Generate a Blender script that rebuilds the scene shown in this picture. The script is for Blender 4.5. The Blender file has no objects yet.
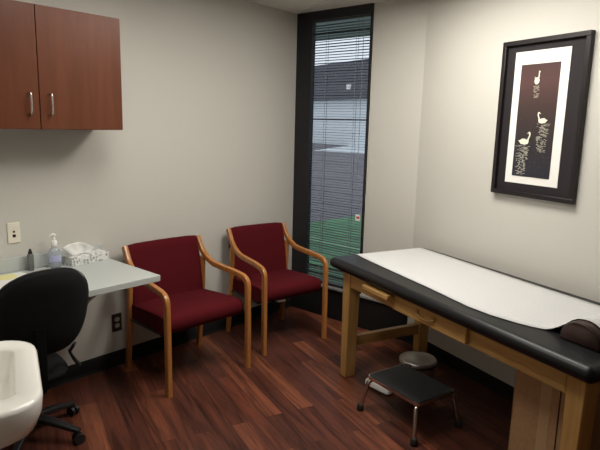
import bpy, bmesh, math, random
from mathutils import Vector, Matrix
random.seed(7)
COL = bpy.context.scene.collection
PI = math.pi

# ------------------------------------------------------------------ room frame
CAM_H = 1.66
YB = 3.28                      # back wall plane
XW = 3.69                      # window wall plane
CEIL = 2.57
ANG = math.radians(21.2)       # picture wall and furniture are turned by this
D = Vector((-math.sin(ANG), -math.cos(ANG), 0))    # along the picture wall, towards the viewer
N = Vector((-math.cos(ANG), math.sin(ANG), 0))     # out of the picture wall into the room
C0 = Vector((XW, 2.06, 0))
ROOM_ROT = math.atan2(D.y, D.x)                    # local X = D, local Y = -N
def W(u, v, z=0.0): return C0 + D*u + N*v + Vector((0, 0, z))

# ------------------------------------------------------------------ materials
def mat(name, color=(.8,.8,.8), rough=.5, metal=0.0, spec=.5, coat=0.0, emit=None, estr=0.0, trans=0.0, ior=1.45, sheen=0.0):
    m = bpy.data.materials.new(name); m.use_nodes = True
    b = m.node_tree.nodes['Principled BSDF']
    b.inputs['Base Color'].default_value = (*color, 1)
    b.inputs['Roughness'].default_value = rough
    b.inputs['Metallic'].default_value = metal
    b.inputs['Specular IOR Level'].default_value = spec
    b.inputs['Coat Weight'].default_value = coat
    b.inputs['Transmission Weight'].default_value = trans
    b.inputs['IOR'].default_value = ior
    b.inputs['Sheen Weight'].default_value = sheen
    if emit:
        b.inputs['Emission Color'].default_value = (*emit, 1)
        b.inputs['Emission Strength'].default_value = estr
    return m
def nodes(m): return m.node_tree.nodes, m.node_tree.links, m.node_tree.nodes['Principled BSDF']
def coords(m, scale=(1,1,1), rot=(0,0,0)):
    n, l, b = nodes(m)
    t = n.new('ShaderNodeTexCoord'); mp = n.new('ShaderNodeMapping')
    mp.inputs['Scale'].default_value = scale; mp.inputs['Rotation'].default_value = rot
    l.new(t.outputs['Object'], mp.inputs['Vector']); return mp.outputs['Vector']
def noise(m, vec, scale, detail=4, rough=.55, dist=0.0):
    n, l, b = nodes(m)
    t = n.new('ShaderNodeTexNoise'); t.inputs['Scale'].default_value = scale
    t.inputs['Detail'].default_value = detail; t.inputs['Roughness'].default_value = rough
    t.inputs['Distortion'].default_value = dist
    l.new(vec, t.inputs['Vector']); return t.outputs['Fac']
def ramp(m, fac, stops):
    n, l, b = nodes(m)
    r = n.new('ShaderNodeValToRGB'); e = r.color_ramp.elements
    while len(e) < len(stops): e.new(.5)
    for i, (p, c) in enumerate(stops):
        e[i].position = p; e[i].color = (*c, 1)
    l.new(fac, r.inputs['Fac']); return r.outputs['Color']
def mix(m, fac, a, b_, blend='MIX'):
    n, l, b = nodes(m)
    x = n.new('ShaderNodeMix'); x.data_type = 'RGBA'; x.blend_type = blend
    for s, v in ((0, fac), (6, a), (7, b_)):
        if isinstance(v, (int, float)): x.inputs[s].default_value = v
        elif isinstance(v, tuple): x.inputs[s].default_value = (*v, 1)
        else: l.new(v, x.inputs[s])
    return x.outputs[2]
def bump(m, fac, strength=.2, dist=.002):
    n, l, b = nodes(m)
    k = n.new('ShaderNodeBump'); k.inputs['Strength'].default_value = strength; k.inputs['Distance'].default_value = dist
    l.new(fac, k.inputs['Height']); l.new(k.outputs['Normal'], b.inputs['Normal'])
def base(m, out): m.node_tree.links.new(out, m.node_tree.nodes['Principled BSDF'].inputs['Base Color'])

def wood(name, c1, c2, axis='z', rough=.4, coat=.0, scale=14, spec=.5):
    m = mat(name, c1, rough, coat=coat, spec=spec)
    s = {'x': (.6, 9, 9), 'y': (9, .6, 9), 'z': (9, 9, .6)}[axis]
    f = noise(m, coords(m, s), scale/3, 5, .6, .6)
    base(m, ramp(m, f, [(.3, c1), (.7, c2)]))
    bump(m, f, .06, .001)
    return m
def speckle(name, c1, c2, scale, rough=.7, bstr=.2, lo=.35, hi=.65, bdist=.002, spec=.5, sheen=0.0):
    m = mat(name, c1, rough, spec=spec, sheen=sheen)
    f = noise(m, coords(m), scale, 3)
    base(m, ramp(m, f, [(lo, c1), (hi, c2)]))
    if bstr: bump(m, f, bstr, bdist)
    return m

M = {}
M['wall'] = speckle('wall_paint', (.55,.533,.488), (.575,.558,.512), 260, .62, .10, bdist=.001)
M['wall_low_bounce'] = speckle('low_bounce_rear_wall', (.20,.165,.125), (.22,.18,.14), 260, .65, .10, bdist=.001)  # for the unseen rear wall, colour darkened to cut bounced light
M['ceiling'] = speckle('ceiling_tile', (.66,.64,.60), (.74,.72,.68), 120, .9, .3)
M['white_metal'] = mat('white_enamel', (.75,.74,.71), .45)
M['cove'] = mat('black_vinyl_cove', (.010,.009,.009), .7, spec=.2)
M['frame_black'] = mat('black_aluminium', (.012,.011,.014), .42)
M['sill'] = mat('grey_sill', (.22,.22,.21), .45)

# wood-look plank floor
def floor_mat():
    m = mat('plank_floor', (.1,.04,.03), .42, spec=.35)
    n, l, b = nodes(m)
    v = coords(m)
    br = n.new('ShaderNodeTexBrick'); br.offset = .37; br.offset_frequency = 2; br.squash = 1
    br.inputs['Color1'].default_value = (0,0,0,1); br.inputs['Color2'].default_value = (1,1,1,1)
    br.inputs['Mortar'].default_value = (.3,.3,.3,1)
    br.inputs['Scale'].default_value = 1; br.inputs['Mortar Size'].default_value = .0012
    br.inputs['Brick Width'].default_value = .92; br.inputs['Row Height'].default_value = .105
    l.new(v, br.inputs['Vector'])
    plank = ramp(m, br.outputs['Color'], [(0, (.060,.0195,.0125)), (.35, (.110,.032,.0185)), (.65, (.078,.0265,.0185)), (.85, (.165,.052,.0275)), (1, (.22,.076,.038))])
    # long streaks in the boards
    mp = n.new('ShaderNodeMapping'); mp.inputs['Scale'].default_value = (.9, 13, 1)
    off = n.new('ShaderNodeVectorMath'); off.operation = 'MULTIPLY_ADD'
    off.inputs[1].default_value = (7, 3, 0)
    l.new(br.outputs['Color'], off.inputs[0]); l.new(v, off.inputs[2])
    l.new(off.outputs[0], mp.inputs['Vector'])
    s1 = noise(m, mp.outputs['Vector'], 1.7, 5, .62, 1.1)
    streak = ramp(m, s1, [(.36, (.42,.40,.42)), (.52, (1,1,1)), (.70, (1.65,1.5,1.3))])
    c = mix(m, .9, plank, streak, 'MULTIPLY')
    seam = ramp(m, br.outputs['Fac'], [(0, (1,1,1)), (1, (.35,.35,.35))])
    base(m, mix(m, 1.0, c, seam, 'MULTIPLY'))
    bump(m, s1, .05, .001)
    return m
M['floor'] = floor_mat()

M['oak'] = wood('honey_oak', (.34,.13,.034), (.47,.20,.055), 'z', .33, .25)
M['pine_z'] = wood('pale_oak_upright', (.44,.24,.075), (.60,.36,.125), 'z', .42, .1)
M['pine_x'] = wood('pale_oak_rail', (.44,.245,.08), (.62,.375,.135), 'x', .42, .1)
M['pine_y'] = wood('pale_oak_cross_rail', (.38,.20,.07), (.50,.30,.11), 'y', .42, .1)
M['cherry'] = wood('cherry_laminate', (.098,.030,.0135), (.13,.041,.019), 'z', .32, .0, 9, spec=.32)
M['maroon'] = speckle('maroon_upholstery', (.066,.0048,.0075), (.098,.0085,.0125), 320, .9, .35, spec=.1)
M['vinyl'] = speckle('black_vinyl', (.008,.008,.009), (.011,.011,.012), 300, .36, .08, spec=.28)
M['brown_vinyl'] = speckle('dark_brown_vinyl', (.022,.010,.008), (.034,.015,.012), 120, .36, .15)
M['paper'] = speckle('crepe_paper', (.50,.50,.50), (.54,.54,.54), 90, .85, .5, bdist=.004)
M['chrome'] = mat('chrome', (.62,.60,.58), .18, 1)
M['steel'] = mat('brushed_steel', (.60,.60,.59), .42, .9)
M['nickel'] = mat('satin_nickel', (.62,.60,.57), .26, 1)
M['brass'] = mat('antique_brass', (.42,.25,.09), .38, .7)
M['rubber'] = mat('black_rubber', (.016,.016,.016), .65)
M['tread'] = speckle('ribbed_rubber', (.017,.017,.018), (.024,.024,.025), 200, .55, .4)
M['fabric'] = speckle('charcoal_fabric', (.012,.012,.013), (.022,.022,.024), 420, .95, .5, spec=.1)
M['plastic'] = mat('black_plastic', (.014,.014,.015), .42)
M['laminate'] = speckle('grey_laminate', (.45,.48,.465), (.48,.51,.495), 350, .40, .0)
M['porcelain'] = mat('white_porcelain', (.90,.89,.84), .12, coat=.3)
M['ivory'] = mat('ivory_plastic', (.76,.71,.59), .4)
M['dark_hole'] = mat('dark_socket', (.008,.007,.01), .5)
M['brown_plate'] = mat('brown_plate', (.022,.014,.010), .4)
M['socket_white'] = mat('socket_face', (.42,.39,.33), .45)
M['white_plastic'] = mat('white_plastic', (.80,.80,.78), .35)
M['white_sheet'] = mat('white_sheet', (.80,.80,.78), .8)
M['yellow'] = mat('yellow_note', (.80,.74,.36), .8)
M['tissue'] = speckle('tissue_paper', (.80,.80,.77), (.84,.84,.81), 60, .9, .2)
M['mat_black'] = mat('black_mat_board', (.011,.008,.010), .75)
M['mat_white'] = mat('white_mat_board', (.80,.78,.74), .8)
M['frame_wood'] = mat('black_frame_lacquer', (.014,.011,.012), .35)
M['swan'] = mat('swan_white', (.78,.77,.62), .7)
M['soffit'] = mat('canopy_grey', (.30,.31,.33), .8)
M['slat'] = mat('charcoal_slat', (.042,.044,.052), .42)
M['cord'] = mat('grey_cord', (.22,.23,.25), .7)
M['red'] = mat('red_print', (.55,.06,.04), .6)
M['label_blue'] = mat('blue_label', (.40,.42,.62), .5)
M['gel'] = mat('clear_gel', (.80,.84,.92), .08, trans=.8, ior=1.2)
M['gunmetal'] = mat('grey_metal_vial', (.20,.205,.20), .38, .6)
M['card'] = speckle('brown_cardboard', (.38,.225,.115), (.45,.27,.14), 60, .8, .1)
M['card_dark'] = mat('cardboard_edge', (.055,.028,.015), .85)
M['tape'] = mat('packing_tape', (.50,.33,.18), .35)
M['grass'] = speckle('lawn_grass', (.060,.190,.080), (.105,.285,.130), 3.0, .9, .0)
M['asphalt'] = speckle('asphalt', (.135,.125,.140), (.165,.155,.170), 2.0, .9, .0)
M['concrete'] = speckle('pale_concrete', (.62,.66,.68), (.70,.74,.76), .8, .9, .0)
M['far_wall'] = mat('far_roof_grey', (.10,.10,.118), .9)
M['far_white'] = mat('far_building_white', (.72,.76,.78), .9)
M['lamp'] = mat('troffer_diffuser', (.8,.8,.78), .6, emit=(1.0,.955,.87), estr=10.8)
M['lamp_bright'] = mat('troffer_diffuser_bright', (.8,.8,.78), .6, emit=(1.0,.955,.87), estr=20.5)  # same diffuser with stronger emission, for the picture wall side

def floral():
    m = mat('floral_box', (.7,.7,.7), .55)
    v = coords(m)
    n, l, b = nodes(m)
    vo = n.new('ShaderNodeTexVoronoi'); vo.inputs['Scale'].default_value = 46
    l.new(v, vo.inputs['Vector'])
    f = noise(m, v, 60, 2, .6, 1.5)
    ma = n.new('ShaderNodeMath'); ma.operation = 'MULTIPLY'
    l.new(vo.outputs['Distance'], ma.inputs[0]); l.new(f, ma.inputs[1])
    base(m, ramp(m, ma.outputs[0], [(.11, (.26,.27,.27)), (.17, (.47,.48,.47)), (.25, (.72,.72,.70))]))
    return m
M['floral'] = floral()

def print_mat():
    # dusk water: reddish brown at the top, blue black at the bottom, pale glints under the birds
    m = mat('swan_print', (.05,.04,.04), .35)
    v = coords(m)
    n, l, b = nodes(m)
    sp = n.new('ShaderNodeSeparateXYZ'); l.new(v, sp.inputs[0])
    mr = n.new('ShaderNodeMapRange'); mr.inputs['From Min'].default_value = -.32; mr.inputs['From Max'].default_value = .32
    l.new(sp.outputs['Z'], mr.inputs['Value'])
    g = ramp(m, mr.outputs['Result'], [(0, (.022,.022,.034)), (.35, (.030,.024,.026)), (.62, (.055,.034,.032)), (.85, (.090,.047,.044)), (1, (.074,.040,.039))])
    f = noise(m, coords(m, (26, 1, 60)), 2.2, 4, .7)
    lo = n.new('ShaderNodeMapRange'); lo.inputs['From Min'].default_value = .68; lo.inputs['From Max'].default_value = .25
    l.new(mr.outputs['Result'], lo.inputs['Value'])
    gl = n.new('ShaderNodeMath'); gl.operation = 'MULTIPLY'
    r = ramp(m, f, [(.58, (0,0,0)), (.70, (1,1,1))])
    l.new(r, gl.inputs[0]); l.new(lo.outputs['Result'], gl.inputs[1])
    k = n.new('ShaderNodeMath'); k.operation = 'MULTIPLY'; k.inputs[1].default_value = .35
    l.new(gl.outputs[0], k.inputs[0])
    base(m, mix(m, k.outputs[0], g, (.34,.32,.22)))
    return m
M['print'] = print_mat()
M['glint'] = speckle('water_glint', (.035,.03,.03), (.42,.40,.26), 150, .6, 0, .44, .58)

def glass_mat():
    m = bpy.data.materials.new('window_glass'); m.use_nodes = True
    n, l = m.node_tree.nodes, m.node_tree.links
    n.remove(n['Principled BSDF'])
    t = n.new('ShaderNodeBsdfTransparent'); t.inputs['Color'].default_value = (.86,.865,.88,1)
    g = n.new('ShaderNodeBsdfGlossy'); g.inputs['Roughness'].default_value = .02
    fr = n.new('ShaderNodeFresnel'); fr.inputs['IOR'].default_value = 1.35
    mx = n.new('ShaderNodeMixShader')
    l.new(fr.outputs[0], mx.inputs[0]); l.new(t.outputs[0], mx.inputs[1]); l.new(g.outputs[0], mx.inputs[2])
    l.new(mx.outputs[0], n['Material Output'].inputs['Surface'])
    return m
M['glass'] = glass_mat()
M['picture_glass'] = glass_mat()

# ------------------------------------------------------------------ mesh helpers
def box(bm, x0, x1, y0, y1, z0, z1):
    vs = [bm.verts.new(p) for p in ((x0,y0,z0),(x1,y0,z0),(x1,y1,z0),(x0,y1,z0),(x0,y0,z1),(x1,y0,z1),(x1,y1,z1),(x0,y1,z1))]
    for f in ((3,2,1,0),(4,5,6,7),(0,1,5,4),(1,2,6,5),(2,3,7,6),(3,0,4,7)):
        bm.faces.new([vs[i] for i in f])
    return vs
def loft(bm, rings, close=True, cap=True):
    vr = [[bm.verts.new(p) for p in r] for r in rings]
    k = len(rings[0])
    for a, b in zip(vr, vr[1:]):
        for i in range(k if close else k-1):
            j = (i+1) % k
            bm.faces.new((a[i], a[j], b[j], b[i]))
    if cap:
        bm.faces.new(list(reversed(vr[0]))); bm.faces.new(vr[-1])
    return vr
def circle(r, seg): return [(r*math.cos(2*PI*i/seg), r*math.sin(2*PI*i/seg)) for i in range(seg)]
def rrect(w, h, r, k=3):
    out = []
    for cx, cy, a0 in ((w/2-r, h/2-r, 0), (-w/2+r, h/2-r, PI/2), (-w/2+r, -h/2+r, PI), (w/2-r, -h/2+r, 1.5*PI)):
        for i in range(k+1):
            a = a0 + i*PI/2/k
            out.append((cx+r*math.cos(a), cy+r*math.sin(a)))
    return out
def sweep(bm, pts, prof, side=None, scales=None):
    pts = [Vector(p) for p in pts]; rings = []
    for i, p in enumerate(pts):
        t = (pts[min(i+1, len(pts)-1)] - pts[max(i-1, 0)]).normalized()
        if side is not None: s = Vector(side)
        else:
            s = t.cross(Vector((0,0,1)))
            if s.length < 1e-4: s = Vector((1,0,0))
        s = (s - t*s.dot(t)).normalized(); n_ = s.cross(t)
        k = scales[i] if scales else 1
        rings.append([p + s*a*k + n_*b*k for a, b in prof])
    loft(bm, rings)
def tube(bm, pts, r, seg=10, side=None, scales=None): sweep(bm, pts, circle(r, seg), side, scales)
def lathe(bm, prof, seg=24, cx=0, cy=0):
    rings = [[(cx + r*math.cos(2*PI*i/seg), cy + r*math.sin(2*PI*i/seg), z) for i in range(seg)] for r, z in prof]
    loft(bm, rings)
def prism(bm, outline, z0, z1):
    loft(bm, [[(x, y, z0) for x, y in outline], [(x, y, z1) for x, y in outline]])
def fillet(pts, rad, k=5):
    pts = [Vector(p) for p in pts]; out = [pts[0]]
    for i in range(1, len(pts)-1):
        a, b, c = pts[i-1], pts[i], pts[i+1]
        r = rad[i-1] if isinstance(rad, (list, tuple)) else rad
        u, v = (a-b), (c-b)
        r = min(r, u.length*.49, v.length*.49)
        p0, p1 = b + u.normalized()*r, b + v.normalized()*r
        for j in range(k+1):
            t = j/k
            out.append(p0*(1-t)**2 + b*2*t*(1-t) + p1*t*t)
    out.append(pts[-1]); return out
def obj(name, bm, material, parent=None, bevel=0.0, seg=2, smooth=40, loc=None):
    bmesh.ops.recalc_face_normals(bm, faces=bm.faces)
    if smooth is not None:
        lim = math.radians(smooth)
        for f in bm.faces: f.smooth = True
        for e in bm.edges:
            if len(e.link_faces) == 2 and e.calc_face_angle(0) > lim: e.smooth = False
    me = bpy.data.meshes.new(name); bm.to_mesh(me); bm.free()
    me.materials.append(material)
    o = bpy.data.objects.new(name, me); COL.objects.link(o)
    if bevel:
        b = o.modifiers.new('edge', 'BEVEL'); b.width = bevel; b.segments = seg; b.limit_method = 'ANGLE'; b.angle_limit = math.radians(35)
        if seg > 2:
            for p in me.polygons: p.use_smooth = True
            b.harden_normals = False
    if parent: o.parent = parent
    if loc: o.location = loc
    return o
def B(name, dims, material, parent=None, bevel=.0, seg=2):
    bm = bmesh.new(); box(bm, *dims); return obj(name, bm, material, parent, bevel, seg)
def tag(o, label, cat, group=None):
    o['label'] = label; o['category'] = cat
    if group: o['group'] = group
    return o
def thing(name, label, cat, loc, rotz=0.0, group=None):
    o = bpy.data.objects.new(name, None); COL.objects.link(o); o.empty_display_size = .1
    o.location = loc; o.rotation_euler = (0, 0, rotz)
    return tag(o, label, cat, group)
def struct(o):
    o['kind'] = 'structure'; return o
def dup(root, loc, rotz, label):
    r = root.copy(); COL.objects.link(r); r.location = loc; r.rotation_euler = (0, 0, rotz); r['label'] = label
    for ch in list(root.children):
        c = ch.copy(); COL.objects.link(c); c.parent = r
        for g in ch.children:
            d = g.copy(); COL.objects.link(d); d.parent = c
    return r

# ------------------------------------------------------------------ the room
LW = 3.13                                              # room width from the picture wall
def on_left(y):                                        # x on the left wall at a given y
    p = W(0, LW); t = (y - p.y)/D.y
    return p.x + D.x*t
P_bl = Vector((on_left(YB), YB, 0)); P_br = Vector((XW, YB, 0)); P_c = C0.copy()
P_r = W(4.1, 0); P_l = W(4.1, LW)
ring = [P_bl, P_br, P_c, P_r, P_l]
def to_room(p):
    q = p - C0; return (q.dot(D), -q.dot(N))
def room_slab(name, z0, z1, m):
    bm = bmesh.new()
    out = [to_room(p) for p in ring]
    prism(bm, out, z0, z1)
    o = obj(name, bm, m, smooth=None)
    o.location = C0; o.rotation_euler = (0, 0, ROOM_ROT)
    return struct(o)
room_slab('floor', -.08, 0, M['floor'])
room_slab('ceiling', CEIL, CEIL+.06, M['ceiling'])
def wall_between(name, a, b, z0, z1, th, m, end0=0, end1=0):
    a, b = Vector((a.x, a.y, 0)), Vector((b.x, b.y, 0))
    t = (b-a).normalized(); out = Vector((t.y, -t.x, 0))   # points away from the room (ring runs clockwise)
    cen = (ring[0]+ring[1]+ring[3]+ring[4])/4
    if (cen-a).dot(out) > 0: out = -out
    bm = bmesh.new()
    a2, b2 = a - t*end0, b + t*end1
    c = [a2, b2, b2+out*th, a2+out*th]
    loft(bm, [[(p.x, p.y, z0) for p in c], [(p.x, p.y, z1) for p in c]])
    return struct(obj(name, bm, m, smooth=None))
wall_between('wall_back', P_bl, P_br, 0, CEIL, .12, M['wall'], .1, .16)
wall_between('wall_right', P_c, P_r, 0, CEIL, .12, M['wall'], 0, .1)
wall_between('wall_rear', P_r, P_l, 0, CEIL, .12, M['wall_low_bounce'], 0, .1)
wall_between('wall_left', P_l, P_bl, 0, CEIL, .12, M['wall'], 0, .1)
WIN_Y0 = 2.513
wall_between('wall_window', Vector((XW, WIN_Y0, 0)), P_c, .0, CEIL, .15, M['wall'])
def base_strip(name, a, b, z1=.10, th=.010):
    t = (b-a).normalized(); inn = Vector((-t.y, t.x, 0))
    cen = (ring[0]+ring[1]+ring[3]+ring[4])/4
    if (cen-a).dot(inn) < 0: inn = -inn
    bm = bmesh.new()
    prof = [(0, 0), (th+.012, 0), (th+.003, .012), (th, .03), (th, z1-.004), (th-.004, z1), (0, z1)]
    loft(bm, [[tuple(p + inn*q + Vector((0,0,z))) for q, z in prof] for p in (a, b)])
    return struct(obj(name, bm, M['cove'], smooth=50))
base_strip('baseboard_back', P_bl, P_br)
base_strip('baseboard_right', P_c, P_r, .088)
base_strip('baseboard_left', P_l, P_bl)
base_strip('baseboard_rear', P_r, P_l)

# black kick panel and thin sill under the window
bm = bmesh.new(); box(bm, XW-.018, XW+.15, P_c.y+.006, YB, 0, .262)
struct(obj('trim_1', bm, M['cove'], bevel=.003))
bm = bmesh.new(); box(bm, XW-.035, XW+.10, P_c.y+.012, YB, .264, .286)
struct(obj('trim_2', bm, M['sill'], bevel=.004))

# ceiling grid
bm = bmesh.new()
for k in range(-1, 6):
    v = .493 + .61*k
    if .02 < v < LW-.02:
        u0 = -3
        box(bm, -1.1, 4.08, -v-.0115, -v+.0115, CEIL-.006, CEIL+.004)
for k in range(-1, 8):
    u = .28 + .61*k
    if -1.0 < u < 4.05: box(bm, u-.0115, u+.0115, -LW+.02, -.02 if u > 0 else -.5, CEIL-.006, CEIL+.004)
# clip the grid to the room outline
for a, b in ((P_bl, P_br), (P_br, P_c)):
    t = (b-a).normalized(); nn = Vector((t.y, -t.x, 0))
    cen = (ring[0]+ring[1]+ring[3]+ring[4])/4
    if (cen-a).dot(nn) > 0: nn = -nn
    la = Vector((*to_room(a), 0)); ln = Vector((nn.dot(D), -nn.dot(N), 0))
    bmesh.ops.bisect_plane(bm, geom=bm.verts[:]+bm.edges[:]+bm.faces[:], plane_co=la, plane_no=ln, clear_outer=True)
o = obj('trim_3', bm, M['white_metal'], smooth=None); o.location = C0; o.rotation_euler = (0, 0, ROOM_ROT); struct(o)

# fluorescent troffers in the grid
def troffer(u0, v0, label, lamp='lamp'):
    t = thing('ceiling_light', label, 'ceiling light', W(u0+.61, v0+.305, CEIL-.02), ROOM_ROT, 'fluorescent troffers in the ceiling grid')
    bm = bmesh.new()
    for d in ((-.6,.6,-.298,-.268), (-.6,.6,.268,.298), (-.6,-.57,-.268,.268), (.57,.6,-.268,.268)):
        box(bm, d[0], d[1], d[2], d[3], -.008, .018)
    obj('frame', bm, M['white_metal'], t)
    bm = bmesh.new(); box(bm, -.57, .57, -.268, .268, .0, .012)
    obj('diffuser', bm, M[lamp], t, smooth=None)
    return t
troffer(.28, .493, 'lit fluorescent ceiling light near the picture wall', 'lamp_bright')
troffer(.28, 1.713, 'lit fluorescent ceiling light in front of the wall cabinet')

# ------------------------------------------------------------------ window
win = struct(bpy.data.objects.new('window_1', None)); COL.objects.link(win)
bm = bmesh.new()
Y0, Y1 = WIN_Y0, YB
box(bm, XW-.012, XW+.035, 3.112, Y1-.001, .286, CEIL-.001)        # wide jamb in the corner
box(bm, XW-.012, XW+.035, Y0+.001, Y0+.020, .286, CEIL-.001)
box(bm, XW-.012, XW+.035, Y0+.020, 3.112, 2.497, CEIL-.001)
box(bm, XW+.022, XW+.035, Y0+.020, 3.112, .287, .31)
obj('window_frame', bm, M['frame_black'], win)
B('window_pane', (XW+.024, XW+.029, Y0+.02, 3.112, .31, 2.497), M['glass'], win)

bl = thing('venetian_blind', 'dark metal venetian blind hanging in the tall corner window', 'blind', (XW+.004, (Y0+3.132)/2, .3))
hw = (3.112-Y0-.02)/2 - .006
yc = 0.0
bm = bmesh.new()
z = .025; i = 0
while z < 2.175:
    tilt = random.gauss(.15 - .27*z/2.18, .04)
    if random.random() < .09: tilt += random.choice((-.35, .30, .40))
    c, s = math.cos(tilt), math.sin(tilt)
    rr = []
    for q in range(5):
        x = (q/4-.5)*.027; h = .0018*(1-(2*q/4-1)**2)
        rr.append((x*c - h*s, x*s + h*c + z))
    ring_ = rr + [(x, h-.0006) for x, h in reversed(rr)]
    sag = random.gauss(0, .0012)
    loft(bm, [[(x, -hw, h-sag) for x, h in ring_], [(x, hw, h+sag) for x, h in ring_]])
    z += .0215; i += 1
obj('slats', bm, M['slat'], bl, smooth=30)
B('head_rail', (-.018, .018, -hw, hw, 2.178, 2.195), M['slat'], bl, .003)
B('bottom_rail', (-.014, .014, -hw, hw, .0, .014), M['slat'], bl, .003)
for y in (.135, -.165, .0):
    if y == 0: continue
    bm = bmesh.new()
    for x in (-.0145, .0145): tube(bm, [(x, y, .01), (x, y, 2.18)], .0016, 6)
    obj('ladder_cord', bm, M['cord'], bl)
bm = bmesh.new(); tube(bm, [(-.020, -.235, 2.18), (-.0215, -.234, 1.55), (-.020, -.233, .95)], .0024, 8)
o = obj('pull_cord', bm, M['cord'], bl)
wt = B('warning_tag', (-.022, -.0195, -.277, -.233, .592, .645), M['white_plastic'], bl); wt['label'] = 'small white and red tag'
B('printed_panel', (-.0228, -.022, -.273, -.243, .612, .630), M['red'], wt)

# ------------------------------------------------------------------ outside
def ground(name, pts, z, m):
    bm = bmesh.new(); prism(bm, pts, z-.05, z)
    return struct(obj(name, bm, m, smooth=None))
gx = XW+.16
ground('ground', [(gx, -60), (320, -60), (320, 320), (gx, 320)], -.14, M['concrete'])
# driveway edge runs obliquely away from the window
ground('road', [(gx, -30), (30, 3), (29.5, 24.7), (47.3, 32.4), (60, 38), (60, 60), (24, 22.2), (gx, 13.0)], -.12, M['asphalt'])
ground('lawn', [(gx, -8), (14, 3.5), (9.07, 6.24), (7.69, 6.38), (6, 6.6), (gx, 7.0)], -.10, M['grass'])
ground('path', [(gx, 4.9), (6.4, 5.6), (6.62, 5.52), (6.56, 4.70), (6.6, 3.4), (6.42, 3.4), (6.36, 4.70), (6.40, 5.42), (gx, 4.7)], -.094, speckle('worn_grass', (.17,.38,.19), (.23,.45,.24), 4, .9, 0))
struct(B('canopy_roof', (XW+.16, 6.25, .2, 9.0, 2.80, 3.0), M['soffit']))
FA, FB_ = Vector((41.36, 34.70, -.14)), Vector((38.80, 26.50, -.14))
fdir = (FB_-FA).normalized()
fb = thing('far_building', 'long white building with a dark grey roof seen through the blinds', 'building', (FA+FB_)/2, math.atan2(fdir.y, fdir.x))
B('wall', (-26, 16, 0, 14, 0, 4.05), M['far_white'], fb)
bm = bmesh.new()
loft(bm, [[(x, -.5, 3.95), (x, .55, 7.25), (x, 13.4, 7.25), (x, 14.5, 3.95)] for x in (-26.6, 16.6)])
ro = obj('roof', bm, M['far_wall'], fb, smooth=None)
o = B('white_block', (1.35, 1.95, -.25, .30, 4.55, 5.25), M['white_metal'], ro, .05); o['label'] = 'small white block on the roof'  # white block added to give a small bright spot

# ------------------------------------------------------------------ wall cabinet
cab = thing('wall_cabinet', 'reddish cherry wall cabinet with two doors above the grey counter', 'cabinet', (.865, YB-.003, 1.596))
CW = .94
bm = bmesh.new()
box(bm, .003, CW-.003, -.300, 0, 0, .62)
obj('body', bm, M['cherry'], cab, .001)
for x0, x1, hx in ((.002, .4605, .4605-.052), (.4645, CW-.001, .4645+.052)):
    d = B('door', (x0, x1, -.321, -.302, .001, .622), M['cherry'], cab, .0015)
    bm = bmesh.new()
    tube(bm, fillet([(hx, -.318, .077), (hx, -.348, .077), (hx, -.348, .185), (hx, -.318, .185)], .012), .0052, 10, side=(1,0,0))
    obj('handle', bm, M['nickel'], d)

# ------------------------------------------------------------------ counter
ct = thing('counter', 'grey laminate counter fixed to the wall beneath the cabinet', 'counter', (0, 0, 0))
DF, DR, DT = 2.632, 1.818, .781
bm = bmesh.new()
out = [(on_left(YB)+.012, YB-.002), (on_left(DF)+.012, DF), (DR, DF), (DR, YB-.002)]
prism(bm, out, DT-.036, DT)
obj('worktop', bm, M['laminate'], ct, .003)
bm = bmesh.new(); box(bm, on_left(YB)+.03, DR-.002, YB-.021, YB-.002, DT, DT+.083)
obj('backsplash', bm, M['laminate'], ct, .003)
for x in (1.05, 1.60):
    bm = bmesh.new()
    loft(bm, [[(xx, YB-.012, DT-.036), (xx, YB-.45, DT-.036), (xx, YB-.45, DT-.056), (xx, YB-.035, DT-.33), (xx, YB-.012, DT-.33)] for xx in (x-.012, x+.012)])
    obj('bracket', bm, M['laminate'], ct)

# things on the counter
hs = thing('hand_sanitizer', 'clear pump bottle of hand sanitizer left of the tissue box', 'bottle', (1.476, 3.205, DT), math.radians(-20))
def oval(w, d, z, k=24): 
    return [(w*math.copysign(abs(math.cos(2*PI*i/k))**.7, math.cos(2*PI*i/k)), d*math.copysign(abs(math.sin(2*PI*i/k))**.7, math.sin(2*PI*i/k)), z) for i in range(k)]
bm = bmesh.new()
loft(bm, [oval(w, d, z) for w, d, z in ((.030,.020,0), (.036,.024,.005), (.037,.025,.05), (.036,.024,.085), (.031,.021,.104), (.018,.016,.118), (.013,.013,.122), (.013,.013,.130))])
obj('bottle', bm, M['gel'], hs, smooth=60)
bm = bmesh.new()
loft(bm, [[(x, y, z) for x, y, z in oval(.0378, .0258, zz)] for zz in (.036, .074)])
o = obj('label', bm, M['label_blue'], hs); o['label'] = 'blue and white front label'
# keep only the front of the label sleeve
me = o.data; bm = bmesh.new(); bm.from_mesh(me)
bmesh.ops.bisect_plane(bm, geom=bm.verts[:]+bm.edges[:]+bm.faces[:], plane_co=(0,-.018,0), plane_no=(0,1,0), clear_outer=True)
bm.to_mesh(me); bm.free()
bm = bmesh.new()
lathe(bm, [(.016,.126), (.0175,.128), (.0175,.156), (.013,.162), (.0075,.164), (.0065,.190)], 20)
cx = 0
sweep(bm, [(.010,0,.192), (0,0,.198), (-.012,-.004,.199), (-.026,-.008,.192)], rrect(.012,.010,.004), side=(0,1,0), scales=[1.3,1.5,1.1,.7])
obj('pump', bm, M['white_plastic'], hs, smooth=50)

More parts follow.
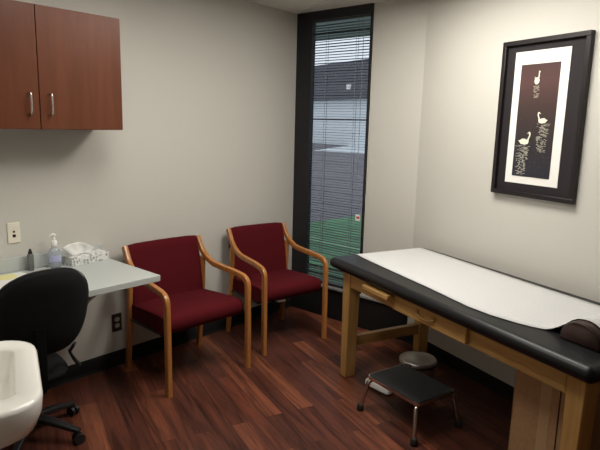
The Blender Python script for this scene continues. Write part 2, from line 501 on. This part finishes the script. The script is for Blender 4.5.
bm = bmesh.new()
lathe(bm, [(.0155,0), (.0175,.002), (.0175,.088), (.0165,.096), (.0120,.100)], 20)
vb = thing('spray_bottle', 'slim grey metal bottle with black cap against the backsplash', 'bottle', (1.343, 3.225, DT))
obj('body', bm, M['gunmetal'], vb, smooth=50)
bm = bmesh.new(); lathe(bm, [(.0115,.098), (.0120,.100), (.0120,.110), (.0085,.116), (.0065,.124), (.0055,.128)], 18)
obj('cap', bm, M['plastic'], vb, smooth=50)

tb = thing('tissue_box', 'flat grey and white floral tissue box on the counter', 'tissue box', (1.670, 3.205, DT), math.radians(5))
bm = bmesh.new(); box(bm, -.127, .127, -.055, .05, 0, .052)
obj('carton', bm, M['floral'], tb, .002)
# pulled-up tissue: folded sheet fanning out of the slot
bm = bmesh.new()
rows = 9; cols = 22; grid = []
for r in range(rows):
    t = r/(rows-1); row = []
    for c in range(cols):
        s = c/(cols-1)*2-1
        width = .066 + .044*t
        x = -.036 + s*width*(.92+.08*t) - .028*t
        hgt = .054 + t*(.082*(1-.62*max(0, s)**1.6) * (1-.25*max(0, -s)**3))
        y = -.010 + .007*math.sin(s*4+1.2)*(1-.3*t) - .012*t*t + .004*math.sin(s*9)*t
        row.append(bm.verts.new((x, y, hgt)))
    grid.append(row)
for r in range(rows-1):
    for c in range(cols-1):
        bm.faces.new((grid[r][c], grid[r][c+1], grid[r+1][c+1], grid[r+1][c]))
o = obj('tissue', bm, M['tissue'], tb, smooth=180)
sm = o.modifiers.new('thick', 'SOLIDIFY'); sm.thickness = .0012

def sheet(name, pts, z, m, label, cat):
    bm = bmesh.new(); prism(bm, pts, z, z+.0012)
    return tag(obj(name, bm, m, smooth=None), label, cat)
sheet('paper_sheet', [(1.300,3.105), (1.285,3.225), (1.020,3.240), (.985,2.970), (1.185,2.960)], DT+.0002, M['white_sheet'], 'white sheet of paper lying on the counter beside the office chair', 'paper')
sheet('sticky_note', [(1.240,3.150), (1.232,3.220), (1.110,3.225), (1.105,3.140), (1.190,3.105)], DT+.0018, M['yellow'], 'yellow sticky note on top of the white paper sheet', 'note')

# wall plates
wp = thing('wall_plate', 'ivory wall plate with two small dark jacks above the counter', 'wall plate', (1.2805, YB, 1.005))
B('plate', (-.035, .035, -.007, -.0003, -.060, .060), M['ivory'], wp, .003)
for z_, r in ((.006, .0055), (-.018, .0085)):
    bm = bmesh.new(); box(bm, -r, r, -.0085, -.006, z_-r, z_+r); obj('jack', bm, M['dark_hole'], wp, .001)
bm = bmesh.new(); box(bm, -.020, .020, -.0078, -.0065, .040, .046); obj('label_strip', bm, M['white_plastic'], wp)
ol = thing('electrical_outlet', 'dark brown outlet plate low on the wall under the counter', 'outlet', (1.907, YB, .303))
B('plate', (-.036, .036, -.007, -.0003, -.062, .062), M['brown_plate'], ol, .003)
for z_ in (.022, -.022):
    bm = bmesh.new()
    loft(bm, [[(x, y, z_+zz) for x, zz in rrect(.034, .029, .012)] for y in (-.0095, -.006)])
    s = obj('socket', bm, M['socket_white'], ol)
    bm = bmesh.new()
    for x in (-.0065, .0065): box(bm, x-.0012, x+.0012, -.0100, -.0092, z_-.002, z_+.008)
    obj('slots', bm, M['dark_hole'], s)

# ------------------------------------------------------------------ guest armchairs
def make_armchair(label, loc, rot):
    t = thing('armchair', label, 'chair', loc, rot, 'maroon wooden armchairs')
    hw = .285
    prof = rrect(.029, .038, .006)
    for s in (-1, 1):
        x = s*hw
        path = fillet([(x, .0, 0), (x, .004, .40), (x, .008, .628), (x, .12, .648), (x, .385, .668), (x, .490, .735), (x, .548, .838)], [.2, .055, .05, .12, .10], 6)
        path = [Vector((p.x - s*.024*p.y/.55, p.y, p.z)) for p in path]
        bm = bmesh.new(); sweep(bm, path, prof, side=(1,0,0))
        obj('arm_frame', bm, M['oak'], t, smooth=50)
        bm = bmesh.new()
        x -= s*.022
        sweep(bm, fillet([(x, .545, 0), (x, .500, .36), (x, .488, .700)], .25, 6), rrect(.030, .040, .008), side=(1,0,0))
        obj('rear_leg', bm, M['oak'], t, smooth=50)
    # seat cushion with a rounded front
    bm = bmesh.new()
    prof2 = [(.52,.362), (.10,.362), (.055,.375), (.035,.405), (.035,.445), (.052,.473), (.10,.484), (.25,.478), (.40,.468), (.52,.462)]
    rings = []
    for x, k in ((-.266,.90), (-.259,.97), (-.24,1), (.24,1), (.259,.97), (.266,.90)):
        rings.append([(x*(1.035-.035*max(0, y)/.27), .27+(y-.27)*(1-(1-k)*.25), .42+(z-.42)*k) for y, z in prof2])
    loft(bm, rings); obj('seat', bm, M['maroon'], t, smooth=50)
    # back panel, reclined and gently curved
    bm = bmesh.new(); rings = []
    for i in range(9):
        s = i/8*2-1; x = s*.250
        bow = .018*(1-s*s); k = 1 if abs(s) < .98 else .97
        a = [(.462,.45), (.482,.62), (.523,.80), (.532,.836), (.548,.850), (.566,.842), (.572,.80), (.545,.60), (.520,.45)]
        cy, cz = .52, .65
        rings.append([(x, y+bow, cz+(z-cz)*k) for y, z in a])
    loft(bm, rings); obj('backrest', bm, M['maroon'], t, smooth=60)
    bm = bmesh.new(); box(bm, -.268, .268, .11, .50, .350, .366)
    obj('seat_board', bm, M['rubber'], t, .002)
    return t
R1, R2 = math.radians(-3.5), math.radians(-11)
c1 = make_armchair('maroon upholstered oak armchair beside the end of the grey counter', (2.184, 2.627, 0), R1)
c1.scale = (1.095, 1, 1)
c2 = dup(c1, (2.999, 2.619, 0), R2, 'maroon upholstered oak armchair in the corner next to the window')
c2.scale = (1, 1, 1)
bm = bmesh.new(); box(bm, -.115, -.045, .072, .105, .347, .3615)
tg = obj('paper_label', bm, M['white_sheet'], c2, .001); tg['label'] = 'white label under the seat'
c3 = dup(c1, W(2.398, .755), ROOM_ROT, 'wooden armchair past the head end of the exam table, mostly out of view')
c3.scale = (1, 1, 1)

# ------------------------------------------------------------------ exam table
tab = thing('exam_table', 'oak exam table with a black vinyl pad along the picture wall', 'exam table', W(0, 0), ROOM_ROT)
def tb_box(name, u0, u1, v0, v1, z0, z1, m, bev=.003, parent=None, seg=2):
    return B(name, (u0, u1, -v1, -v0, z0, z1), m, parent or tab, bev, seg)
for u0, v0 in ((.268, .700), (.268, .085), (1.935, .700), (1.935, .085)):
    bm = bmesh.new()
    w_, d_ = .080, .085
    loft(bm, [[(u0+.008, -(v0+.008), 0), (u0+w_-.008, -(v0+.008), 0), (u0+w_-.008, -(v0+d_), 0), (u0+.008, -(v0+d_), 0)],
              [(u0, -v0, .60), (u0+w_, -v0, .60), (u0+w_, -(v0+d_), .60), (u0, -(v0+d_), .60)],
              [(u0, -v0, .736), (u0+w_, -v0, .736), (u0+w_, -(v0+d_), .736), (u0, -(v0+d_), .736)]])
    obj('leg', bm, M['pine_z'], tab, .004)
tb_box('front_rail', .349, 1.934, .757, .780, .628, .735, M['pine_x'])
tb_box('rear_rail', .349, 1.934, .09, .112, .628, .735, M['pine_x'])
tb_box('side_rail', .290, .312, .171, .699, .628, .735, M['pine_y'])
tb_box('side_rail', 1.975, 1.997, .171, .699, .628, .735, M['pine_y'])
tb_box('stretcher', .285, .325, .160, .708, .205, .275, M['pine_y'])
tb_box('stretcher', 1.960, 2.000, .160, .708, .205, .275, M['pine_y'])
dr = tb_box('drawer', .825, 1.400, .782, .803, .636, .734, M['pine_x'], .004)
bm = bmesh.new()
tube(bm, fillet([(1.045, -.800, .688), (1.052, -.815, .682), (1.082, -.819, .668), (1.143, -.819, .667), (1.173, -.815, .681), (1.18, -.800, .688)], .02), .0055, 8, side=(0,0,1))
for u in (1.045, 1.18):
    box(bm, u-.010, u+.010, -.808, -.802, .680, .704)
obj('handle', bm, M['brass'], dr, smooth=50)
tb_box('drawer', 1.420, 1.930, .781, .784, .640, .730, M['pine_x'], .001)
tr = tb_box('pull_out_shelf', .597, .848, .8045, .862, .694, .727, M['pine_x'], .006)
# padded top
bm = bmesh.new(); box(bm,   .195, 2.085, -.862, -.050, .737, .806)
pad = obj('pad', bm, M['vinyl'], tab, .034, 6)
# bolster at the head end: half round, lying across
bo = bmesh.new(); rings = []
prof = [(-.093, 0)] + [(-.094*math.cos(a), .006+.088*math.sin(a)) for a in [PI*i/16 for i in range(17)]] + [(.093, 0)]
for y, k in ((-.692, .90), (-.684, .97), (-.666, 1), (-.14, 1), (-.123, .97), (-.115, .90)):
    rings.append([(1.900+x*k, y, .807+.042*(1-k)+z*k - (.0 if True else 0)) for x, z in prof])
for r in rings:
    for i, p in enumerate(r): r[i] = (p[0], p[1], max(p[2], .8072))
loft(bo, rings)
b_ = obj('bolster_pillow', bo, M['brown_vinyl'], smooth=60); b_.location = C0; b_.rotation_euler = (0,0,ROOM_ROT)
tag(b_, 'dark brown half round bolster on the head end of the exam table', 'pillow')
# paper sheet over pad and bolster
def prof_z(u):
    h = .8085
    c, r = 1.900, .103
    if abs(u-c) < r: h = max(h, .813 + .092*math.sqrt(1-((u-c)/r)**2)*1.0)
    # tent up to the bolster
    for s in (-1, 1):
        e = c + s*.075
        if s < 0 and 1.72 < u < e: h = max(h, .8085 + (.876-.8085)*((u-1.72)/(e-1.72))**1.5)
        if s > 0 and e < u < 2.07: h = max(h, .8085 + (.876-.8085)*((2.07-u)/(2.07-e))**1.5)
    return h
def edge_v(u):
    pts = [(.18,.655), (.4,.682), (.76,.708), (1.04,.728), (1.36,.760), (1.49,.752), (1.60,.728), (1.68,.700), (1.74,.668), (1.80,.650), (2.10,.644)]
    for (a, va), (b, vb) in zip(pts, pts[1:]):
        if a <= u <= b:
            t = (u-a)/(b-a); t = t
            return va+(vb-va)*t
    return pts[-1][1]
bm = bmesh.new(); us = [.190, .1935, .199, .208, .22, .235] + [.235+(2.068-.235)*i/70 for i in range(1, 71)]; grid = []
for u in us:
    row = []
    zz = prof_z(u)
    if u < .229: 
        q = (.229-u)/.034; zz = .8085 - .034*(1-math.sqrt(max(0, 1-q*q)))-.0
        if u <= .1905: zz = .768
    if u > 2.055: zz = .8085-.006
    v0 = .098 + .036*min(1, u/1.3)
    for j in range(13):
        v = v0 + (edge_v(max(u,.18))-v0)*j/12
        rip = .0009*math.sin(u*23+v*9)*math.sin(v*17+1) if .25 < u < 1.6 else 0
        row.append(bm.verts.new((u - (.002 if u < .2 else 0), -v, zz+abs(rip))))
    grid.append(row)
for a, b in zip(grid, grid[1:]):
    for j in range(12): bm.faces.new((a[j], b[j], b[j+1], a[j+1]))
pp = obj('table_paper', bm, M['paper'], smooth=180); pp.location = C0; pp.rotation_euler = (0,0,ROOM_ROT)
sm = pp.modifiers.new('thick', 'SOLIDIFY'); sm.thickness = .0012; sm.offset = 1
tag(pp, 'white crepe paper sheet rolled out over the exam table pad', 'paper')

# cartons under the head end
def carton(name_label, u0, u1, v0, v1, h, loc_flaps=True, rot=0):
    cu, cv = (u0+u1)/2, (v0+v1)/2
    t = thing('cardboard_box', name_label, 'box', W(cu, cv), ROOM_ROT+rot, 'cardboard boxes under the exam table')
    a, b = (u1-u0)/2, (v1-v0)/2
    B('carton', (-a, a, -b, b, 0, h), M['card'], t, .003)
    B('tape', (-a*.16, a*.16, -b-.0012, -b+.004, h*.0+.002, h-.002), M['tape'], t)
    B('seam', (a*.40, a*.40+.006, -b-.0018, -b+.004, .002, h-.002), M['card_dark'], t)
    return t
carton('tall brown cardboard box under the head end of the exam table', 1.56, 1.90, .14, .62, .575)
carton('narrow brown cardboard box standing left of the taller carton', 1.455, 1.545, .20, .50, .50)

# ------------------------------------------------------------------ step stool
st_rot = math.atan2(-.97, -.25)
st = thing('step_stool', 'chrome step stool with black ribbed top before the exam table', 'step stool', (2.672, 1.452, 0), st_rot)
L2, W2, HS = .205, .150, .222
bm = bmesh.new()
loft(bm, [[(x, y, z) for x, y in rrect(2*L2-.012, 2*W2-.012, .02)] for z in (HS-.012, HS+.002)])
obj('tread', bm, M['tread'], st, .002)
bm = bmesh.new()
loop = rrect(2*L2, 2*W2, .026, 5)
rr = []
for i in range(len(loop)+1):
    x, y = loop[i % len(loop)]
    l_ = math.hypot(x, y); nx, ny = x/l_, y/l_
    rr.append([(x-nx*.008, y-ny*.008, HS-.020), (x, y, HS-.020), (x, y, HS-.002), (x-nx*.008, y-ny*.008, HS-.002)])
loft(bm, rr, cap=False)
obj('rim', bm, M['chrome'], st, smooth=60)
for sx in (-1, 1):
    pass
for sx in (-1, 1):
    for sy in (-1, 1):
        bm = bmesh.new()
        tube(bm, fillet([(sx*(L2-.03), sy*(W2-.05), HS-.028), (sx*(L2-.018), sy*(W2-.004), HS-.030), (sx*(L2+.012), sy*(W2+.026), .012)], .03), .0125, 10)
        lg = obj('leg', bm, M['chrome'], st, smooth=50)
        bm = bmesh.new(); lathe(bm, [(.019,0), (.021,.004), (.0185,.036), (.013,.042)], 14, sx*(L2+.013), sy*(W2+.027))
        obj('rubber_foot', bm, M['rubber'], lg, smooth=50)

# white scale on the floor behind the stool
sc = thing('floor_scale', 'white bathroom scale on the floor partly hidden behind the step stool', 'scale', (2.935, 1.755, 0), st_rot+.10)
bm = bmesh.new(); loft(bm, [[(x, y, z) for x, y in rrect(.20-i_, .24-i_, .02, 4)] for z, i_ in ((.006,.02), (.014,0), (.040,0), (.050,.016))])
obj('platform', bm, M['white_plastic'], sc, smooth=50)
bm = bmesh.new(); loft(bm, [[(x+.012, y, z) for x, y in rrect(.15, .20, .03, 4)] for z in (.048, .053)])
obj('mat', bm, M['tread'], sc)
bm = None
for x in (-.08, .08):
    for y in (-.09, .09):
        bm = bmesh.new(); lathe(bm, [(.012,0), (.012,.008)], 10, x, y); obj('foot', bm, M['rubber'], sc)

# stainless can under the table
cn = thing('trash_can', 'small round stainless steel can with a lid under the exam table', 'trash can', (3.045, 1.612, 0))
bm = bmesh.new(); lathe(bm, [(.108,0), (.112,.004), (.112,.172), (.115,.178)], 32); obj('body', bm, M['steel'], cn, smooth=50)
bm = bmesh.new(); lathe(bm, [(.1155,.168), (.1165,.169), (.1165,.176), (.1155,.177)], 32); obj('band', bm, M['plastic'], cn, smooth=50)
bm = bmesh.new(); lathe(bm, [(.117,.179), (.119,.183), (.119,.196), (.112,.203), (.104,.199), (.05,.203), (.004,.204)], 32); obj('lid', bm, M['steel'], cn, smooth=50)
bm = bmesh.new(); box(bm, -.140, -.110, -.02, .02, .172, .198); obj('hinge', bm, M['plastic'], cn, .004)

# ------------------------------------------------------------------ framed picture
pu, pz, pw, ph = 1.036, 1.718, .574, .896
pc = thing('framed_picture', 'black framed picture of three white swans above the exam table', 'picture', W(pu, 0, pz), ROOM_ROT)
def frame_ring(bm, w, h, t, y0, y1):
    box(bm, -w/2, w/2, y0, y1, h/2-t, h/2); box(bm, -w/2, w/2, y0, y1, -h/2, -h/2+t)
    box(bm, -w/2, -w/2+t, y0, y1, -h/2+t, h/2-t); box(bm, w/2-t, w/2, y0, y1, -h/2+t, h/2-t)
bm = bmesh.new(); frame_ring(bm, pw, ph, .026, -.032, -.001); obj('frame', bm, M['frame_wood'], pc, .002)
bm = bmesh.new(); box(bm, -pw/2+.02, pw/2-.02, -.010, -.002, -ph/2+.02, ph/2-.02); obj('outer_mat', bm, M['mat_black'], pc)
bm = bmesh.new(); box(bm, -.199, .169, -.0125, -.0095, 1.345-pz, 2.100-pz); obj('inner_mat', bm, M['mat_white'], pc)
bm = bmesh.new(); box(bm, -.131, .131, -.001, .001, -.319, .319)
pr = obj('print', bm, M['print'], pc, loc=(.018-.036, -.0135, 1.707-pz))
def swan(cx, cz, s, flip, back=False):
    """flat printed bird: body, raised tail and S-curved neck with a bill"""
    bm = bmesh.new()
    y = -.0016
    def poly(pts):
        pts = [(cx + (-x if flip else x)*s, cz + z*s) for x, z in pts]
        loft(bm, [[(x, y, z) for x, z in pts], [(x, y+.0004, z) for x, z in pts]])
    if back:
        poly([(.36*math.cos(a), .42*math.sin(a)) for a in [2*PI*i/14 for i in range(14)]])
        poly([(-.30,.10), (-.36,.52), (-.20,.30), (0,.42), (.10,.3), (.1,0)])
        poly([(.12,.2), (.30,.30), (.30,.85), (.38,1.05), (.30,1.18), (.16,1.10), (.18,.80)])
    else:
        body = [(.02,.02), (.10,-.16), (.40,-.24), (.80,-.18), (1.08,.10), (.92,.10), (.70,.26), (.40,.24), (.15,.16)]
        poly(body)
        poly([(.03,.02), (.16,.10), (.14,.30), (.02,.50), (.04,.68), (.14,.74), (.05,.84), (-.08,.78), (-.12,.60), (-.06,.42), (.02,.24)])
        poly([(.12,.75), (.26,.66), (.13,.66)])
    return obj('swan', bm, M['swan'], pr, smooth=None)
def glints(cx, cz, w, h, rows, seed):
    rd = random.Random(seed); bm = bmesh.new()
    for i in range(rows):
        z = cz - h*(i/rows); wz = w*(1-.35*i/rows)
        for k in range(3):
            x = cx + rd.uniform(-wz/2, wz/2); l = rd.uniform(.004, .012)*(1-.4*i/rows)
            box(bm, x-l, x+l, -.0014, -.0011, z-.0008, z+.0008)
    return obj('reflection', bm, M['swan'], pr, smooth=None)
# print-local x: u offset from 1.018, z offset from 1.707
swan(-.014, .225, .047, False, True); swan(.020, .002, .060, False); swan(-.030, -.118, .070, True)
glints(-.012, .195, .035, .07, 10, 1); glints(.055, -.015, .08, .16, 34, 2); glints(-.07, -.14, .09, .17, 40, 3)

# ------------------------------------------------------------------ office chair
och = thing('office_chair', 'black fabric office chair with its back towards the viewer', 'chair', (1.118, 2.795, 0), math.radians(-6))
for k in range(5):
    a = math.radians(-52 + 72*k)
    ca, sa = math.cos(a), math.sin(a)
    bm = bmesh.new()
    sweep(bm, [(ca*.025, sa*.025, .115), (ca*.15, sa*.15, .095), (ca*.268, sa*.268, .068)], rrect(.046, .034, .010), scales=[1.1, .95, .65])
    b_ = obj('base_leg', bm, M['plastic'], och, smooth=50)
    bm = bmesh.new()
    px_, py_ = ca*.262, sa*.262
    ta = a + .9 + k*.7
    tx, ty = math.cos(ta), math.sin(ta)
    for s in (-1, 1):
        ring0 = [(px_ + tx*.027*math.cos(q) - ty*s*.006, py_ + ty*.027*math.cos(q) + tx*s*.006, .0275+.027*math.sin(q)) for q in [2*PI*i/18 for i in range(18)]]
        ring1 = [(x - ty*s*.017, y + tx*s*.017, z) for x, y, z in ring0]
        loft(bm, [ring0, ring1])
    box(bm, px_-.008, px_+.008, py_-.008, py_+.008, .025, .062)
    obj('caster', bm, M['plastic'], b_, smooth=50)
bm = bmesh.new(); lathe(bm, [(.036,.075), (.040,.09), (.036,.15), (.028,.16), (.028,.27), (.019,.272), (.019,.34)], 20); obj('column', bm, M['plastic'], och, smooth=50)
bm = bmesh.new(); box(bm, -.09, .09, -.11, .09, .330, .368); obj('mechanism', bm, M['plastic'], och, .01)
bm = bmesh.new(); tube(bm, [(.140,-.275,.575), (.155,-.205,.530), (.157,-.165,.497)], .008, 8)
sweep(bm, [(.150,-.166,.502), (.160,-.164,.476), (.178,-.161,.440), (.200,-.157,.405)], rrect(.030,.014,.005), scales=[.55,.75,1.0,1.15]); obj('lever', bm, M['rubber'], och, smooth=50)
bm = bmesh.new()
def sup(w, d, z, k=28, e=.62):
    return [(w*math.copysign(abs(math.cos(2*PI*i/k))**e, math.cos(2*PI*i/k)), d*math.copysign(abs(math.sin(2*PI*i/k))**e, math.sin(2*PI*i/k)), z) for i in range(k)]
loft(bm, [[(x-.045, y-.02, zz) for x, y, zz in sup(w, d, z)] for w, d, z in ((.17,.17,.366), (.20,.20,.38), (.208,.21,.40), (.20,.203,.418), (.17,.17,.428))]); obj('seat', bm, M['fabric'], och, smooth=60)
# backrest: rounded shell, slightly curved and reclined
def back_pt(s, t, off):
    x = s*(.222 + .0*t); zz = .786 + t*(.216 if t > 0 else .245)
    y = -.305 - .060*t + .05*(s*s) + off
    return (x, y, zz)
bm = bmesh.new(); rings = []
K = 40
def outl(k):
    o_ = []
    for i in range(K):
        a = 2*PI*i/K; e = .60 if math.sin(a) < 0 else .84
        s = math.copysign(abs(math.cos(a))**e, math.cos(a)); t = math.copysign(abs(math.sin(a))**(e+.08), math.sin(a)); t += .04*s*max(0, t)**.5 - .07*max(0, t)
        s *= (1 - .08*max(0, -t)) * 1.0
        o_.append((s*k, t*k))
    return o_
for k, off in ((.55,.052), (.86,.046), (.97,.030), (1.0,.010), (.985,-.012), (.90,-.026), (.55,-.034)):
    rings.append([back_pt(s, t, off) for s, t in outl(k)])
loft(bm, rings); obj('backrest', bm, M['fabric'], och, smooth=70)
bm = bmesh.new(); rings = []
for off, k in ((.004, 1.003), (.002, 1.014), (-.006, 1.014), (-.008, 1.003)):
    rings.append([back_pt(s, t, off) for s, t in outl(k)])
rings.append(rings[0]); loft(bm, rings, cap=False); obj('edge_trim', bm, mat('dark_grey_piping', (.030,.030,.032), .6), och, smooth=70)
bm = bmesh.new(); sweep(bm, fillet([(-.03, -.09, .352), (-.03, -.30, .356), (-.03, -.318, .50), (-.03, -.315, .70)], .07), rrect(.05, .014, .005), side=(1,0,0)); obj('back_support', bm, mat('matt_black_steel', (.005,.005,.005), .8, spec=.1), och, smooth=50)

# ------------------------------------------------------------------ wash basin on the left wall
E1 = -N; 
sk = thing('wash_basin', 'white porcelain wash basin mounted on the left wall in the foreground', 'sink', W(0,0), 0)
sk.rotation_euler = (0, 0, math.atan2(N.y, N.x) + PI)     # local +X points from the left wall into the room
SX = .21
cen = Vector((.728, 1.752, 0)) - Vector((math.cos(ANG), -math.sin(ANG), 0))*.225
sk.location = cen
def srect(w0, w1, h, rf, rb, z, k=7, dx=0):
    """plan outline: back edge at x=w0, front edge at x=w1, half length h; rounder at the front"""
    out = []
    for cx, cy, r, a0 in ((w1-rf, h-rf, rf, 0), (w0+rb, h-rb, rb, PI/2), (w0+rb, -h+rb, rb, PI), (w1-rf, -h+rf, rf, 1.5*PI)):
        for i in range(k+1):
            a = a0 + i*PI/2/k
            out.append((cx + r*math.cos(a) + dx, cy + r*math.sin(a), z))
    return out
Z = .86
bm = bmesh.new()
rings = [srect(-.225,-.02,.07,.06,.02, .66), srect(-.225,.06,.13,.09,.02, .69), srect(-.225,.165,.215,.12,.02, .708), srect(-.225,.212,.268,.13,.02, .745),
         srect(-.225,.230,.290,.13,.02, .80), srect(-.225,.233,.295,.128,.02, .846), srect(-.222,.228,.290,.122,.018, .857), srect(-.214,.218,.279,.112,.015, Z),
         srect(-.100,.166,.206,.050,.040, Z-.001), srect(-.094,.159,.199,.046,.038, Z-.010), srect(-.08,.140,.160,.05,.04, Z-.09), srect(-.05,.08,.10,.05,.04, Z-.125)]
loft(bm, rings); obj('basin', bm, M['porcelain'], sk, smooth=60)
B('backsplash_ledge', (-.2245, -.185, -.262, .262, Z-.006, Z+.055), M['porcelain'], sk, .012, 4)
bm = bmesh.new()
tube(bm, fillet([(-.155,0,Z-.002), (-.155,0,Z+.10), (-.03,0,Z+.11), (-.022,0,Z+.08)], .03), .011, 12, side=(0,1,0))
obj('faucet', bm, M['chrome'], sk, smooth=50)
for s in (-1, 1):
    bm = bmesh.new(); lathe(bm, [(.018,Z-.004), (.02,Z+.02), (.012,Z+.035), (.024,Z+.04), (.024,Z+.052), (.01,Z+.056)], 16, -.152, s*.10); obj('tap_handle', bm, M['chrome'], sk, smooth=50)
bm = bmesh.new(); lathe(bm, [(.022,Z-.126), (.022,Z-.122), (.012,Z-.121)], 16, .01, 0); obj('drain', bm, M['chrome'], sk)
bm = bmesh.new(); tube(bm, fillet([(0,0,.66), (0,0,.50), (-.10,0,.47), (-.224,0,.50)], .05), .018, 12, side=(0,1,0)); obj('trap_pipe', bm, M['chrome'], sk, smooth=50)

# ------------------------------------------------------------------ light, camera, view
w = bpy.data.worlds.new('overcast_sky'); bpy.context.scene.world = w; w.use_nodes = True
bg = w.node_tree.nodes['Background']; bg.inputs['Color'].default_value = (.80,.88,.95,1); bg.inputs['Strength'].default_value = 1.4

cam = bpy.data.cameras.new('camera'); co = bpy.data.objects.new('camera', cam); COL.objects.link(co)
cam.sensor_fit = 'HORIZONTAL'; cam.sensor_width = 36; cam.lens = 556/600*36; cam.clip_start = .02; cam.clip_end = 1000
yaw, pitch, roll = math.radians(49.06), math.radians(10.33), math.radians(-1.47)
f = Vector((math.sin(yaw)*math.cos(pitch), math.cos(yaw)*math.cos(pitch), -math.sin(pitch)))
r = Vector((math.cos(yaw), -math.sin(yaw), 0)); d = f.cross(r)
c_, s_ = math.cos(roll), math.sin(roll)
r2 = r*c_ + d*s_; d2 = -r*s_ + d*c_
co.matrix_world = Matrix(((r2.x, -d2.x, -f.x, 0), (r2.y, -d2.y, -f.y, 0), (r2.z, -d2.z, -f.z, CAM_H), (0,0,0,1)))
sc_ = bpy.context.scene; sc_.camera = co
sc_.view_settings.view_transform = 'Standard'; sc_.view_settings.look = 'None'
sc_.view_settings.exposure = 0.0; sc_.view_settings.gamma = 1.0
try: sc_.view_settings.use_curve_mapping = False
except Exception: pass
